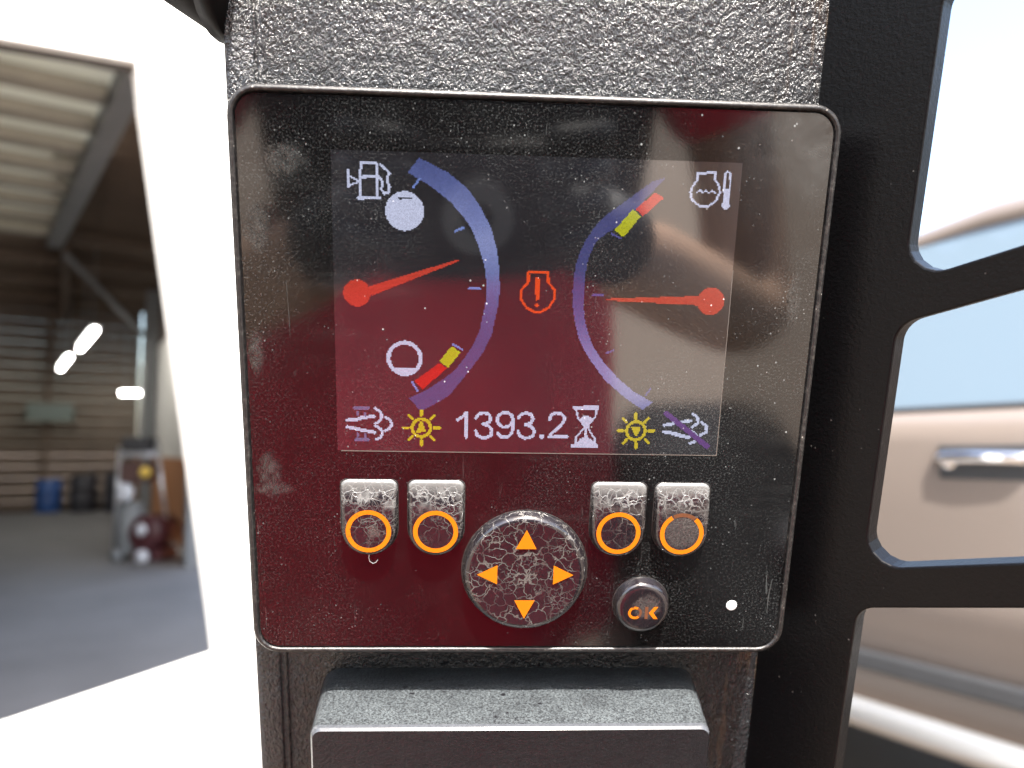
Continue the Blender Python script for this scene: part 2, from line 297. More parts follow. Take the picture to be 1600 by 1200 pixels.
def mat_plastic(name, base=0.012, rough=0.38):
    n = Nodes(name)
    dust = n.math('MULTIPLY', n.ramp(n.noise(700, 3, 0.7), (0.5, 0.0), (0.75, 1.0)), 0.10)
    dust = n.math('ADD', dust, n.math('MULTIPLY', n.ramp(n.vor(420), (0.07, 1.0), (0.12, 0.0)), n.ramp(n.noise(70, 2), (0.48, 0.0), (0.6, 0.7))), True)
    n.set(color=n.mix(dust, (base, base*0.95, base), (0.45, 0.42, 0.38)), rough=rough, ior=1.5)
    n.bump(n.noise(1300, 3, 0.6), 0.00012, 1.0)
    return n.m
M_HOUSING = mat_plastic('black_bezel_plastic')

def mat_box(name, dusty):
    n = Nodes(name)
    sp = n.ramp(n.noise(1500, 3, 0.65), (0.40, 0.22), (0.62, 1.0))
    spots = n.ramp(n.vor(190, vec=n.warp(n.co, 300, 0.002)), (0.10, 0.0), (0.20, 1.0))
    lo = n.ramp(n.noise(60, 4, 0.6), (0.3, 0.55), (0.7, 1.0))
    d = n.math('MULTIPLY', n.math('MULTIPLY', sp, n.math('MAXIMUM', spots, n.ramp(n.noise(33, 2), (0.45, 1.0), (0.6, 0.0)))), lo)
    d = n.math('MULTIPLY', d, dusty)
    n.set(color=n.mix(d, (0.006, 0.0055, 0.007), (0.33, 0.38, 0.40)), rough=0.30 if dusty < 0.1 else 0.34, ior=1.45)
    n.bump(n.math('ADD', n.noise(1100, 3, 0.6), n.math('MULTIPLY', n.noise(250, 3), 0.5)), 0.00022, 1.0)
    return n.m
M_BOX = mat_box('black_cover_plastic', 0.02); M_BOXTOP = mat_box('dusty_cover_top', 0.26)

def mat_key(name, scale, silver=None, centre_wear=None, seed=0.0, crack=1.0):
    """key lacquer: near-black, with a net of cracks; silver = y above which worn lacquer and painted sky glint pale it (m)"""
    n = Nodes(name)
    base = n.map(loc=(seed, seed*0.7, 0))
    v = n.warp(base, 330, 0.004)
    cr = n.vor(scale, 'DISTANCE_TO_EDGE', v); cr2 = n.vor(scale*2.1, 'DISTANCE_TO_EDGE', n.warp(base, 500, 0.003))
    keep = n.ramp(n.noise(110, 3, 0.6, base), (0.38, 0.25), (0.58, 1.0))
    c = n.math('MAXIMUM', n.math('MULTIPLY', n.ramp(cr, (0.012, 0.9), (0.045, 0.0)), keep),
               n.math('MULTIPLY', n.ramp(cr2, (0.010, 0.6), (0.04, 0.0)), n.ramp(n.noise(140, 3, 0.6, base), (0.48, 0.0), (0.62, 1.0))))
    if crack < 1: c = n.math('MULTIPLY', c, crack)
    x, y, _ = n.sep()
    if silver is not None:
        up = n.ramp(n.math('ADD', n.math('ADD', y, 0.5), n.math('MULTIPLY', n.math('SUBTRACT', n.noise(260, 4, 0.6, base), 0.5), 0.012)), (0.5+silver-0.0025, 0.0), (0.5+silver+0.0035, 1.0))
        flakes = n.ramp(n.vor(scale*1.25, 'DISTANCE_TO_EDGE', v), (0.012, 1.0), (0.075, 0.0))
        blot = n.ramp(n.noise(240, 4, 0.65, base), (0.50, 0.0), (0.66, 0.65)); flakes = n.math('MAXIMUM', flakes, blot)
        edge = n.ramp(n.math('ADD', y, 0.5), (0.5-0.0296, 0.0), (0.5-0.0274, 0.7)); flakes = n.math('MAXIMUM', flakes, edge)  # bright band along the key's top edge: sun glint painted in
        c = n.math('MULTIPLY', c, n.ramp(n.math('ADD', y, 0.5), (0.5+silver-0.012, 0.30), (0.5+silver-0.004, 1.0)))
        sil = n.math('MULTIPLY', up, flakes); c = n.math('MAXIMUM', c, sil)
    if centre_wear:
        wx, wy, wr = centre_wear
        d = n.math('SQRT', n.math('ADD', n.math('POWER', n.math('SUBTRACT', x, wx), 2), n.math('POWER', n.math('SUBTRACT', y, wy), 2)))
        d = n.math('ADD', d, n.math('MULTIPLY', n.math('SUBTRACT', n.noise(420, 4, 0.7, base), 0.5), 0.006))
        w = n.math('MULTIPLY', n.ramp(n.math('DIVIDE', d, wr*2), (0.35, 1.0), (0.55, 0.0)), n.ramp(n.noise(2200, 3, 0.7), (0.35, 0.12), (0.7, 0.55)))
        c = n.math('MAXIMUM', c, w)
    colr = n.mix(c, (0.010, 0.008, 0.010), (0.10, 0.094, 0.088))
    if silver is not None: colr = n.mix(sil, colr, (0.125, 0.128, 0.128))
    n.set(color=colr, rough=n.math('ADD', n.math('MULTIPLY', c, 0.3), 0.13, True), ior=1.75)
    n.bump(n.math('ADD', n.math('MULTIPLY', c, -0.7), n.math('MULTIPLY', n.noise(500, 3), 0.5)), 0.00010, 1.0)
    return n.m

def mat_orange(name, wear=0.12):
    n = Nodes(name)
    w = n.math('MULTIPLY', n.ramp(n.noise(800, 4, 0.7), (0.58, 0.0), (0.68, 1.0)), wear*4, True)
    n.set(color=n.mix(w, (0.50, 0.130, 0.002), (0.12, 0.04, 0.012)), rough=0.35)
    return n.m
M_ORANGE = mat_orange('orange_print', 0.06); M_ORANGE_W = mat_orange('worn_orange_print', 0.25)
M_ORANGE_F = plain('faded_orange_print', (0.11, 0.038, 0.014), 0.5, scale=600)
M_LED = plain('white_lamp_dot', (0.85, 0.87, 0.86), 0.35, scale=200, var=0.03)
M_EDGE = plain('screen_edge_line', (0.11, 0.095, 0.085), 0.4, scale=300, var=0.2)

# ------------------------------------------------------------------ ground
def mat_ground():
    n = Nodes('packed_earth_yard')
    f = n.noise(1.2, 8, 0.65); g = n.noise(40, 5, 0.7); st = n.ramp(n.noise(0.45, 4, 0.6), (0.35, 0.0), (0.7, 1.0))
    c = n.mix(f, (0.115, 0.082, 0.056), (0.18, 0.13, 0.092)); c = n.mix(n.math('MULTIPLY', st, 0.35), c, (0.14, 0.13, 0.12)); c = n.mix(n.math('MULTIPLY', g, 0.35), c, (0.13, 0.115, 0.10))
    n.set(color=c, rough=0.85); n.bump(g, 0.004, 0.6); return n.m
bm = bmesh.new(); bmesh.ops.create_grid(bm, x_segments=20, y_segments=20, size=400)
g_ = from_bm('ground', bm, mat_ground()); g_['kind'] = 'structure'

# ------------------------------------------------------------------ pillar that carries the panel (axis along the panel's Y)
pil = thing('cab_pillar', 'black wrinkle-painted steel post behind the display panel', 'post', FRAME)
PX0, PX1, PZ, PD = -92.0, 88.0, -20.0, -105.0
PYB, PYT = -1150.0, 620.0
def pillar_prof():
    out = []
    for cx, cz, a0, r in ((PX0, PZ, 180, 7.0), (PX1, PZ, 90, 3.0)):
        sx = 1 if cx < 0 else -1
        for k in range(7):
            a = math.radians(a0-90*k/6); out.append((cx+sx*r+r*math.cos(a), cz-r+r*math.sin(a)))
    out += [(PX1, PD), (PX0, PD)]
    return out
bm = bmesh.new(); pp = pillar_prof(); rings = []
for k in range(41):
    y = PYB+(PYT-PYB)*k/40; rings.append([bm.verts.new((x*MM, y*MM, z*MM)) for x, z in pp])
for a, b in zip(rings, rings[1:]):
    for k in range(len(pp)): bm.faces.new((a[k], a[(k+1) % len(pp)], b[(k+1) % len(pp)], b[k]))
bm.faces.new(rings[0]); bm.faces.new(rings[-1])
o = from_bm('post_body', bm, M_PILLAR, pil, True); o.data.set_sharp_from_angle(angle=math.radians(40))
# the folded strip along its left edge, with a shallow seam
bm = bmesh.new(); add_box(bm, (-91.0*MM, PYB*MM, -20.6*MM), (-82.6*MM, PYT*MM, -19.3*MM), 0.0006, 2); from_bm('edge_strip', bm, M_TUBE, pil, True)
bm = bmesh.new(); tube_mesh(bm, [(-80.9*MM, PYB*MM, -20.3*MM), (-80.9*MM, 0, -20.3*MM), (-80.9*MM, PYT*MM, -20.3*MM)], 0.9*MM, 8); from_bm('weld_seam', bm, M_PILLAR, pil, True)

# ------------------------------------------------------------------ grab tube at the top left
tb = thing('grab_tube', 'black round tube joining the post above the top left panel corner', 'tube', FRAME)
c0 = Vector((-87, 117.5, -28))
pts = [c0 + Vector((-150, 112, -60))*t + Vector((0, -6, 0))*math.sin(t*3.1) for t in (2.2, 1.6, 1.0, 0.7, 0.45, 0.25, 0.1, 0.0)]
tube('tube_wall', [p*MM for p in pts], 17.5*MM, M_BLACKTUBE, tb, 28)
pts2 = [c0 + Vector((1, 0, 0.6))*1.5, c0]
bm = bmesh.new(); tube_mesh(bm, [(p.x*MM, p.y*MM, p.z*MM) for p in (c0+Vector((-4, 1.5, -2)), c0+Vector((2.5, 0, 0)))], [18.6*MM, 19.6*MM], 28); from_bm('weld_bead', bm, M_BLACKTUBE, tb, True)

# ------------------------------------------------------------------ slotted side plate
PHI = math.radians(50)
PLATE = FRAME @ Matrix.Translation((86*MM, 0, -21*MM)) @ Matrix.Rotation(-PHI, 4, 'Y')
plate = thing('slotted_side_plate', 'matt black steel side plate with slanted rounded slots right of the post', 'plate', PLATE)
def slot(y_low, y_high, x0=32.3, x1=150.0, k=0.43, r=8.0):
    """left edge upright, top and bottom rising to the right; corners rounded"""
    c = [(x0, y_low), (x1, y_low+k*(x1-x0)), (x1, y_high+k*(x1-x0)), (x0, y_high)]; out = []
    for i in range(4):
        p0, p, p1 = Vector(c[i-1]), Vector(c[i]), Vector(c[(i+1) % 4])
        a = (p0-p).normalized(); b = (p1-p).normalized(); ang = a.angle(b); d = r/math.tan(ang/2)
        cen = p + (a+b).normalized()*(r/math.sin(ang/2)); s = p+a*d-cen; e = p+b*d-cen
        for q in range(8):
            v = s.lerp(e, q/7).normalized()*r; out.append(tuple(cen+v))
    return out
loops = [[(-12, -430), (172, -430), (172, 440), (-12, 440)]]
for kx in range(-3, 5): loops.append(slot(-53.4+91.5*kx - (1.5 if kx == 1 else 0), 24.5+91.5*kx))
ps = flat('plate_sheet', loops, -7.5, M_PLATE, plate, 7.5)
bv = ps.modifiers.new('bevel', 'BEVEL'); bv.width = 0.0006; bv.segments = 2; bv.limit_method = 'ANGLE'; bv.angle_limit = math.radians(60)

# ------------------------------------------------------------------ cover below the panel
bx = thing('control_cover', 'black plastic cover with a dusty ledge below the display panel', 'cover', FRAME)
def cover():
    bm = bmesh.new(); rings = []
    # (z, half widths left/right, top y, corner radius) from the post face to the front
    for z, xl, xr, yt, r in ((-21, -68.5, 64.0, -103.9, 7), (-12, -67.5, 62.4, -102.6, 6), (-2, -66.5, 60.8, -101.3, 5), (8, -65.4, 59.0, -99.9, 4), (16.8, -64.4, 57.6, -98.6, 3.2), (18.2, -64.0, 57.3, -98.6, 3.0), (19.0, -63.4, 56.8, -99.2, 2.6)):
        rings.append([bm.verts.new((x*MM, y*MM, z*MM)) for x, y in rrect(xl, -262, xr, yt, [r, r, r, r], 5)])
    n = len(rings[0]); top = []
    for a, b in zip(rings, rings[1:]):
        for k in range(n):
            f = bm.faces.new((a[k], a[(k+1) % n], b[(k+1) % n], b[k]))
    bm.faces.new(rings[-1]); bm.faces.new(rings[0][::-1])
    bm.normal_update()
    return bm
bm = cover(); bmesh.ops.recalc_face_normals(bm, faces=bm.faces)
me = bpy.data.meshes.new('cover_body'); me.materials.append(M_BOX); me.materials.append(M_BOXTOP); me.materials.append(plain('rubbed_edge_glint', (0.07, 0.075, 0.085), 0.25, scale=900, var=0.3))  # front edge paler: rubbed plastic with the sun's glint painted in
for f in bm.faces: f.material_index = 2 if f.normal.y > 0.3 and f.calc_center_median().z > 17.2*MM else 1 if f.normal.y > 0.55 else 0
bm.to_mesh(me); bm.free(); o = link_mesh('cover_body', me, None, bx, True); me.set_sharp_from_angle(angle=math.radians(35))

# ------------------------------------------------------------------ display panel
disp = thing('display_panel', 'square glossy black machine display with lit gauges and worn keys', 'display', FRAME)
HW, HH = 85.3, 85.25
OUT = rrect(-HW, -HH, HW, HH, 8.5, 8)
shell('bezel', OUT, [(1.0, -20.5), (0.3, -19.5), (0.0, -4.0), (0.0, -1.2), (0.25, -0.2), (0.75, 0.35), (1.35, 0.5), (1.75, 0.3), (1.95, -0.2), (2.05, -0.9), (3.5, -0.9)], M_HOUSING, disp)
IN = inset_poly(OUT, 2.45)
shell('overlay', [(p.x, p.y) for p in IN], [(0, -0.85), (0, -0.12), (0.1, 0.0), (0.5, 0.0)], M_GLOSS, disp, smooth=False)
SX0, SY0, SW, SH = -57.40, 68.72, 115.0, 86.25           # screen: left, top, width, height
scr = flat('screen', [[(SX0, SY0-SH), (SX0+SW, SY0-SH), (SX0+SW, SY0), (SX0, SY0)]], 0.06, M_SCREEN, disp)
flat('edge_line', [[(SX0+1, SY0-SH-0.28), (SX0+SW+.25, SY0-SH-0.28), (SX0+SW+.25, SY0-SH), (SX0+1, SY0-SH)]], 0.07, M_EDGE, scr)
flat('edge_line', [[(SX0+SW, SY0-SH), (SX0+SW+0.25, SY0-SH), (SX0+SW+0.16, SY0-30), (SX0+SW, SY0-30)]], 0.07, M_EDGE, scr)

# --- everything the screen shows, as pixels of a 320 x 240 grid
TINT = dict(white=srgb(205, 210, 238), red=srgb(208, 42, 28), needle=srgb(202, 64, 46), orange=srgb(240, 82, 30), yellow=srgb(190, 190, 30), yellow2=srgb(214, 190, 34),
            dim=srgb(108, 112, 150), tick=srgb(120, 140, 205), tick2=srgb(92, 88, 150), slash=srgb(104, 60, 132), arcL=srgb(92, 104, 168), arcR=srgb(96, 98, 164))
GX, GY = np.meshgrid((np.arange(640)+.5)/2, (np.arange(480)+.5)/2)
def seg_d(ax, ay, bx_, by):
    dx, dy = bx_-ax, by-ay; L = dx*dx+dy*dy+1e-9
    t = np.clip(((GX-ax)*dx+(GY-ay)*dy)/L, 0, 1)
    return np.hypot(GX-ax-t*dx, GY-ay-t*dy)
def inpoly(p):
    m = np.zeros(GX.shape, bool); n = len(p)
    for i in range(n):
        (x0, y0), (x1, y1) = p[i-1], p[i]
        if y0 == y1: continue
        m ^= ((GY < y0) != (GY < y1)) & (GX < (x1-x0)*(GY-y0)/(y1-y0)+x0)
    return m
def raster(shapes):
    m = np.zeros(GX.shape, bool)
    for s in shapes:
        if s[0] == 'P': m |= inpoly(s[1])
        elif s[0] == 'X': m &= ~inpoly(s[1])
        elif s[0] == 'L':
            for a, b in zip(s[2], s[2][1:]): m |= seg_d(*a, *b) < max(s[1]/2, 0.55)
        elif s[0] == 'D': m |= np.hypot(GX-s[1][0], GY-s[1][1]) < s[2]
        elif s[0] == 'R':
            d = np.hypot(GX-s[1][0], GY-s[1][1]); m |= (d < s[2]) & (d > s[3])
    return m
def lcd_symbol(name, colour, shapes, z):
    m = raster(shapes); cov = m.reshape(240, 2, 320, 2).sum((1, 3))
    verts, faces, cols = [], [], []
    base = np.array(TINT[colour])
    shaded = colour in ('arcL', 'arcR')
    for r in range(240):
        c = 0
        while c < 320:
            if cov[r, c] < 2: c += 1; continue
            e = c+1
            lim = 2 if shaded else 320
            while e < 320 and cov[r, e] >= 2 and e-c < lim: e += 1
            x0, x1 = SX0+c*SW/320, SX0+e*SW/320; y0, y1 = SY0-r*SH/240, SY0-(r+0.93)*SH/240
            k = len(verts); verts += [(x0*MM, y1*MM, z*MM), (x1*MM, y1*MM, z*MM), (x1*MM, y0*MM, z*MM), (x0*MM, y0*MM, z*MM)]; faces.append((k, k+1, k+2, k+3))
            col = base
            if shaded:      # the drawn bar is a shaded cylinder: lighter along its middle third, fading towards both ends
                f = math.exp(-((r-(66 if colour == 'arcL' else 170))/46)**2); g = 0.58 + 0.68*f
                col = base*g + np.array((0.10, 0.10, 0.06))*f*f
            cols.append(col); c = e
    me = mesh_of(name, verts, faces)
    at = me.color_attributes.new('tint', 'FLOAT_COLOR', 'CORNER')
    at.data.foreach_set('color', np.repeat(np.c_[np.array(cols), np.ones(len(cols))], 4, 0).astype(np.float32).ravel())
    return link_mesh(name, me, M_LCD, scr)
for i, (nm, colr, sh) in enumerate(SYMBOLS):
    lcd_symbol(nm, colr, sh, 0.10 + (0.03 if 'zone' in nm or 'needle' in nm or 'slash' in nm else 0) + 0.0006*i)

# --- keys
def u_outline(cx, ytop, hw, ybot, r=2.0):
    out = []; cy = ybot+hw
    for k in range(17):
        a = math.radians(180+180*k/16); out.append((cx+hw*math.cos(a), cy+hw*math.sin(a)))
    for c, a0 in (((cx+hw-r, ytop-r), 0), ((cx-hw+r, ytop-r), 90)):
        for k in range(6):
            a = math.radians(a0+90*k/5); out.append((c[0]+r*math.cos(a), c[1]+r*math.sin(a)))
    return out
def sub_outline(pts, n=3):
    out = []
    for i in range(len(pts)):
        a, b = Vector(pts[i]), Vector(pts[(i+1) % len(pts)]); m = n if (a-b).length > 2 else 1
        out += [tuple(a.lerp(b, k/m)) for k in range(m)]
    return out
def key_shell(name, outline, prof, mat, parent, zf, steps=10):
    """rim rings, then rings shrunk to the middle so that the face can be shaped"""
    bm = bmesh.new(); rings = []
    for ins, z in prof:
        rings.append([Vector((p[0], p[1], zf(p[0], p[1], z))) for p in (inset_poly(outline, ins) if ins else [Vector(p) for p in outline])])
    last = rings[-1]; zt = prof[-1][1]; c = Vector((sum(p.x for p in last)/len(last), sum(p.y for p in last)/len(last), 0))
    for k in range(1, steps):
        t = 1-k/steps; rings.append([Vector((c.x+(p.x-c.x)*t, c.y+(p.y-c.y)*t, zf(c.x+(p.x-c.x)*t, c.y+(p.y-c.y)*t, zt))) for p in last])
    vr = [[bm.verts.new(p*MM) for p in r] for r in rings]; n = len(outline)
    for a, b in zip(vr, vr[1:]):
        for k in range(n): bm.faces.new((a[k], a[(k+1) % n], b[(k+1) % n], b[k]))
    cv = bm.verts.new((c.x*MM, c.y*MM, zf(c.x, c.y, zt)*MM))
    for k in range(n): bm.faces.new((vr[-1][k], vr[-1][(k+1) % n], cv))
    return from_bm(name, bm, mat, parent, True)
KEY_Y = -42.2
KEYS = [(-48.2, 'round-bottomed key with orange ring, chipped silver top'), (-27.9, 'round-bottomed key with clean orange ring'),
        (28.3, 'round-bottomed key with orange ring, cracked silver top'), (48.1, 'round-bottomed key whose orange ring is rubbed through at the top')]
def wedge(x, y, z):
    if z < 0.3: return z
    t = min(1.0, max(0.0, (-26.9-y)/8.5)); s = t*t*(3-2*t)
    return z*(0.28+0.72*s)
for i, (kx, lab) in enumerate(KEYS):
    km = mat_key('key_lacquer_%s' % 'abcd'[i], 270, silver=-0.0335, centre_wear=(kx*MM, -0.0415, 0.0062) if i == 3 else ((kx+1.5)*MM, -0.0425, 0.002) if i == 0 else None, seed=0.21*i+0.05)
    kk = key_shell('soft_key', sub_outline(u_outline(kx, -26.9, 8.4, -50.4)), [(-0.25, 0.0), (0.0, 0.6), (0.05, 1.7), (0.3, 2.5), (0.8, 2.9), (1.3, 3.0)], km, disp, wedge)
    kk['label'] = lab
    gap = shell('key_gap', sub_outline(u_outline(kx, -26.5, 8.85, -50.85)), [(0, 0.0), (0.1, 0.07), (0.2, 0.075)], M_HOUSING, kk)
    if i == 3:
        def arc(a0, a1, r1, r0, n=40):
            A = [math.radians(a0+(a1-a0)*k/n) for k in range(n+1)]
            return [(kx+r1*math.cos(a), KEY_Y+r1*math.sin(a)) for a in A] + [(kx+r0*math.cos(a), KEY_Y+r0*math.sin(a)) for a in A[::-1]]
        flat('key_ring', [arc(122, 410, 6.85, 5.45)], 3.06, M_ORANGE, kk)
        flat('faded_ring_top', [arc(52, 118, 6.75, 5.5)], 3.06, M_ORANGE_F, kk)
    else:
        flat('key_ring', [circle(kx, KEY_Y, 6.85, 56), circle(kx, KEY_Y, 5.45, 56)], 3.06, M_ORANGE_W if i == 0 else M_ORANGE, kk)
# direction pad
DX, DY, DR = -0.1, -55.9, 19.2
dpm = mat_key('pad_lacquer', 235, seed=1.37)
pad = key_shell('direction_pad', circle(DX, DY, DR, 72), [(-0.3, 0.0), (0.0, 0.7), (0.1, 2.0), (0.5, 3.0), (1.2, 3.6), (2.0, 3.8), (2.6, 3.75)], dpm, disp,
                lambda x, y, z: z-(0.35*max(0, 1-((x-DX)**2+(y-DY)**2)/(16.6**2)) if z > 3.7 else 0))
shell('key_gap', circle(DX, DY, DR+0.7, 64), [(0, 0.0), (0.1, 0.07), (0.2, 0.075)], M_HOUSING, pad)
for ang in (90, 180, 270, 0):
    a = math.radians(ang); ca, sa = math.cos(a), math.sin(a)
    tri = [(8.7, -3.2), (15.0, 0.0), (8.7, 3.2)] if ang in (0, 180) else [(8.6, -3.2), (14.9, 0.0), (8.6, 3.2)]
    flat('arrow_mark', [[(DX+u*ca-v*sa, DY+u*sa+v*ca) for u, v in tri]], 3.86, M_ORANGE, pad)
# OK key
OX, OY = 37.4, -67.3
okm = mat_key('ok_lacquer', 60, seed=2.2, crack=0.12, centre_wear=((OX+1.4)*MM, (OY+0.6)*MM, 0.0042))
ok = key_shell('ok_key', circle(OX, OY, 8.6, 48), [(-0.3, 0.0), (0.0, 0.8), (0.05, 2.4), (0.4, 3.3), (1.1, 3.8), (1.7, 3.95)], okm, disp, lambda x, y, z: z)
shell('key_gap', circle(OX, OY, 9.1, 48), [(0, 0.0), (0.1, 0.07), (0.2, 0.075)], M_HOUSING, ok)
ox, oy = OX-2.45, OY-1.35
def ell(rx, ry, a0, a1, n=28): return [(ox+rx*math.cos(math.radians(a0+(a1-a0)*k/n)), oy+ry*math.sin(math.radians(a0+(a1-a0)*k/n))) for k in range(n+1)]
flat('letter_o', [ell(2.2, 2.15, 60, 310) + ell(1.35, 1.3, 310, 60)], 4.02, M_ORANGE_W, ok)
flat('letter_o_worn', [ell(2.2, 2.15, -48, 58) + ell(1.4, 1.35, 58, -48)], 4.02, M_ORANGE_F, ok)
kx0 = OX+2.05
flat('letter_k', [[(kx0-.1, oy), (kx0+1.55, oy+2.1), (kx0+2.85, oy+2.1), (kx0+1.35, oy), (kx0+2.85, oy-2.1), (kx0+1.55, oy-2.1)]], 4.02, M_ORANGE, ok)
flat('letter_k_stem', [[(kx0-1.35, oy-2.1), (kx0-0.35, oy-2.1), (kx0-0.35, oy+2.1), (kx0-1.35, oy+2.1)]], 4.02, M_ORANGE_F, ok)
shell('lamp_dot', circle(67.2, -68.2, 1.75, 28), [(0, 0.0), (0.05, 0.10), (0.4, 0.13)], M_LED, disp)
# a pale fibre caught under the first key
lint = tube('lint_fibre', [Vector(p)*MM for p in ((-48.4, -50.9, 0.35), (-48.6, -52.0, 0.5), (-48.3, -53.2, 0.6), (-47.3, -53.9, 0.6), (-46.4, -53.6, 0.5), (-45.8, -52.7, 0.4))], 0.13*MM, plain('lint', (0.8, 0.8, 0.78), 0.8), None, 6)
lint.matrix_world = FRAME; tag(lint, 'tiny curled white fibre stuck below the leftmost key', 'fibre')

# ------------------------------------------------------------------ white door with a window opening, left of the post
M_WHITE = plain('white_door_paint', (0.82, 0.82, 0.80), 0.45, scale=4, var=0.03)
M_RUBBER = plain('dark_seal_rubber', (0.06, 0.05, 0.045), 0.6, scale=60)
u_d = Vector((0.769, 0.639, 0)); n_d = Vector((0.639, -0.769, 0))
DOOR = Matrix(((u_d.x, 0, n_d.x, -0.509), (u_d.y, 0, n_d.y, 1.286), (0, 1, 0, 0), (0, 0, 0, 1)))
door = thing('white_door', 'sunlit white sheet-metal door left of the post with a slant-sided window opening', 'door', DOOR)
W0, W1, W2, W3 = (14, 802), (-157, 1802), (-640, 1730), (-760, 672)      # window corners: bottom right, top right, top left, bottom left (mm)
flat('door_skin', [[(-960, 10), (262, 10), (262, 2280), (-960, 2280)], [W0, W1, W2, W3]], -40, M_WHITE, door, 40)
def strip(name, p, q, w, z0, z1, mat, parent):
    p, q = Vector(p), Vector(q); d = (q-p).normalized(); m = Vector((-d.y, d.x))*w
    flat(name, [[tuple(p), tuple(q), tuple(q+m), tuple(p+m)]], z0, mat, parent, z1-z0)
strip('window_seal', W2, W1, -9, -30, -22, M_RUBBER, door)
strip('window_seal', (-190, 1800), (-290, 1784), -12, -21, -12, M_RUBBER, door)
for zz in (500, 1500): box('hinge', (0.2, zz*MM, 0), (0.255, (zz+110)*MM, 0.018), M_WHITE, door, 0.003)

# ------------------------------------------------------------------ shed behind it
A_, B_ = Vector((0.51742, -0.85573, 0)), Vector((-0.85573, -0.51742, 0))
SHED = Matrix(((A_.x, B_.x, 0, -7.6), (A_.y, B_.y, 0, 15.0), (0, 0, 1, 0), (0, 0, 0, 1)))
if SHED.to_3x3().determinant() < 0: pass
shed = thing('open_shed', 'dim open-fronted shed with brown boards and pale skylight sheets behind the white door', 'shed', SHED)
M_BOARD = plain('brown_boards', (0.115, 0.082, 0.06), 0.75, scale=3, var=0.25)
M_ROOF = plain('brown_roof_sheet', (0.13, 0.092, 0.065), 0.7, scale=2, var=0.2)
M_STEEL = plain('grey_steel_beam', (0.17, 0.18, 0.19), 0.5, scale=5)
M_WALLW = plain('white_render', (0.62, 0.60, 0.56), 0.8, scale=2, var=0.08)
M_WALLO = plain('ochre_dado', (0.42, 0.18, 0.07), 0.8, scale=2, var=0.12)
def mat_sky_sheet():
    n = Nodes('translucent_roof_sheet'); f = n.noise(1.5, 4)
    n.set(color=n.mix(f, (0.62, 0.61, 0.52), (0.80, 0.80, 0.74)), rough=0.5)
    t = n.n.new('ShaderNodeBsdfTranslucent'); t.inputs[0].default_value = (0.50, 0.50, 0.42, 1)
    m = n.n.new('ShaderNodeMixShader'); m.inputs[0].default_value = 0.06
    n.link(n.b.outputs[0], m.inputs[1]); n.link(t.outputs[0], m.inputs[2]); n.link(m.outputs[0], n.n['Material Output'].inputs[0]); return n.m
M_SKYL = mat_sky_sheet(); M_SKYBAR = plain('pale_batten', (0.34, 0.32, 0.27), 0.7, scale=4)
def corr_sheet(a0, b0, b1, wide=1.04, waves=3, amp=0.055, drop=0.0):
    vs_, fs_ = [], []; n = waves*8
    for k in range(n+1):
        a = a0+wide*k/n; z = 4.0+drop+amp*math.cos(2*math.pi*k/8); bb = b0(a) if callable(b0) else b0
        vs_ += [(a, bb, z), (a, b1, z+0.02*(b1-bb))]
    for k in range(n): fs_.append((2*k, 2*k+2, 2*k+3, 2*k+1))
    return mesh_of('sheet', vs_, fs_)
def beam_b(a): return 1.47-(a-6)*0.10
for k in range(16):
    if 6 <= k <= 11:
        link_mesh('skylight_sheet', corr_sheet(k*1.0, lambda a: beam_b(a)-0.04, 3.9, drop=0.012*(k % 2)), M_SKYL, shed, True)
        link_mesh('roof_sheet', corr_sheet(k*1.0, -0.1, 0.84 if k > 9 else 1.0), M_ROOF, shed, True)
        link_mesh('roof_sheet', corr_sheet(k*1.0, 0.80, 1.5, drop=0.05), M_ROOF, shed, True) if k < 9 else None
        link_mesh('roof_sheet', corr_sheet(k*1.0, 3.9, 10.0), M_ROOF, shed, True)
    else: link_mesh('roof_sheet', corr_sheet(k*1.0, 1.3 if k > 13 else -0.1, 10.0), M_ROOF, shed, True)
for k in range(19): box('wall_board', (0, 10.0, k*0.215+0.004), (15, 10.06+random.uniform(0, 0.012), k*0.215+0.211), M_BOARD, shed, 0.004, 1)
box('floor_slab', (0.0, 0.0, -0.05), (15.6, 10.0, 0.012), plain('shed_concrete', (0.16, 0.158, 0.158), 0.75, scale=1.3, var=0.25), shed)
for k in range(19): box('wall_board', (-0.06, 0, k*0.215+0.004), (random.uniform(-0.012, 0.0), 10, k*0.215+0.211), M_BOARD, shed, 0.004, 1)
box('side_wall', (0, -0.12, 1.06), (8.6, -0.02, 2.9), M_WALLW, shed); box('side_wall_dado', (0, -0.12, 0), (8.6, 0.0, 1.06), M_WALLO, shed)
for k in range(5): box('wall_board', (0, -0.10, 2.9+k*0.215), (9.5, -0.03+random.uniform(-.01, .01), 2.9+k*0.215+0.21), M_BOARD, shed, 0.004, 1)
bm = bmesh.new(); q = [bm.verts.new((a, beam_b(a)+d, z)) for a in (5.9, 11.8) for d in (-.09, .07) for z in (3.72, 3.93)]
for f in ((0, 1, 3, 2), (4, 6, 7, 5), (0, 4, 5, 1), (2, 3, 7, 6), (1, 5, 7, 3), (0, 2, 6, 4)): bm.faces.new([q[v] for v in f])
from_bm('roof_beam', bm, M_STEEL, shed)
for k in range(9):
    a = 6.1+k*0.62; box('skylight_bar', (a, beam_b(a)+0.07, 3.80), (a+0.20, 3.9, 3.90), M_SKYBAR, shed, 0.006)
box('roof_beam', (0.2, 1.30, 3.70), (5.9, 1.40, 3.93), M_BOARD, shed, 0.01)
for aa in (1.4, 3.0, 4.5, 5.9, 11.3, 13.2): box('purlin', (aa, 0, 3.80), (aa+0.09, 10, 3.94), M_BOARD, shed, 0.006)
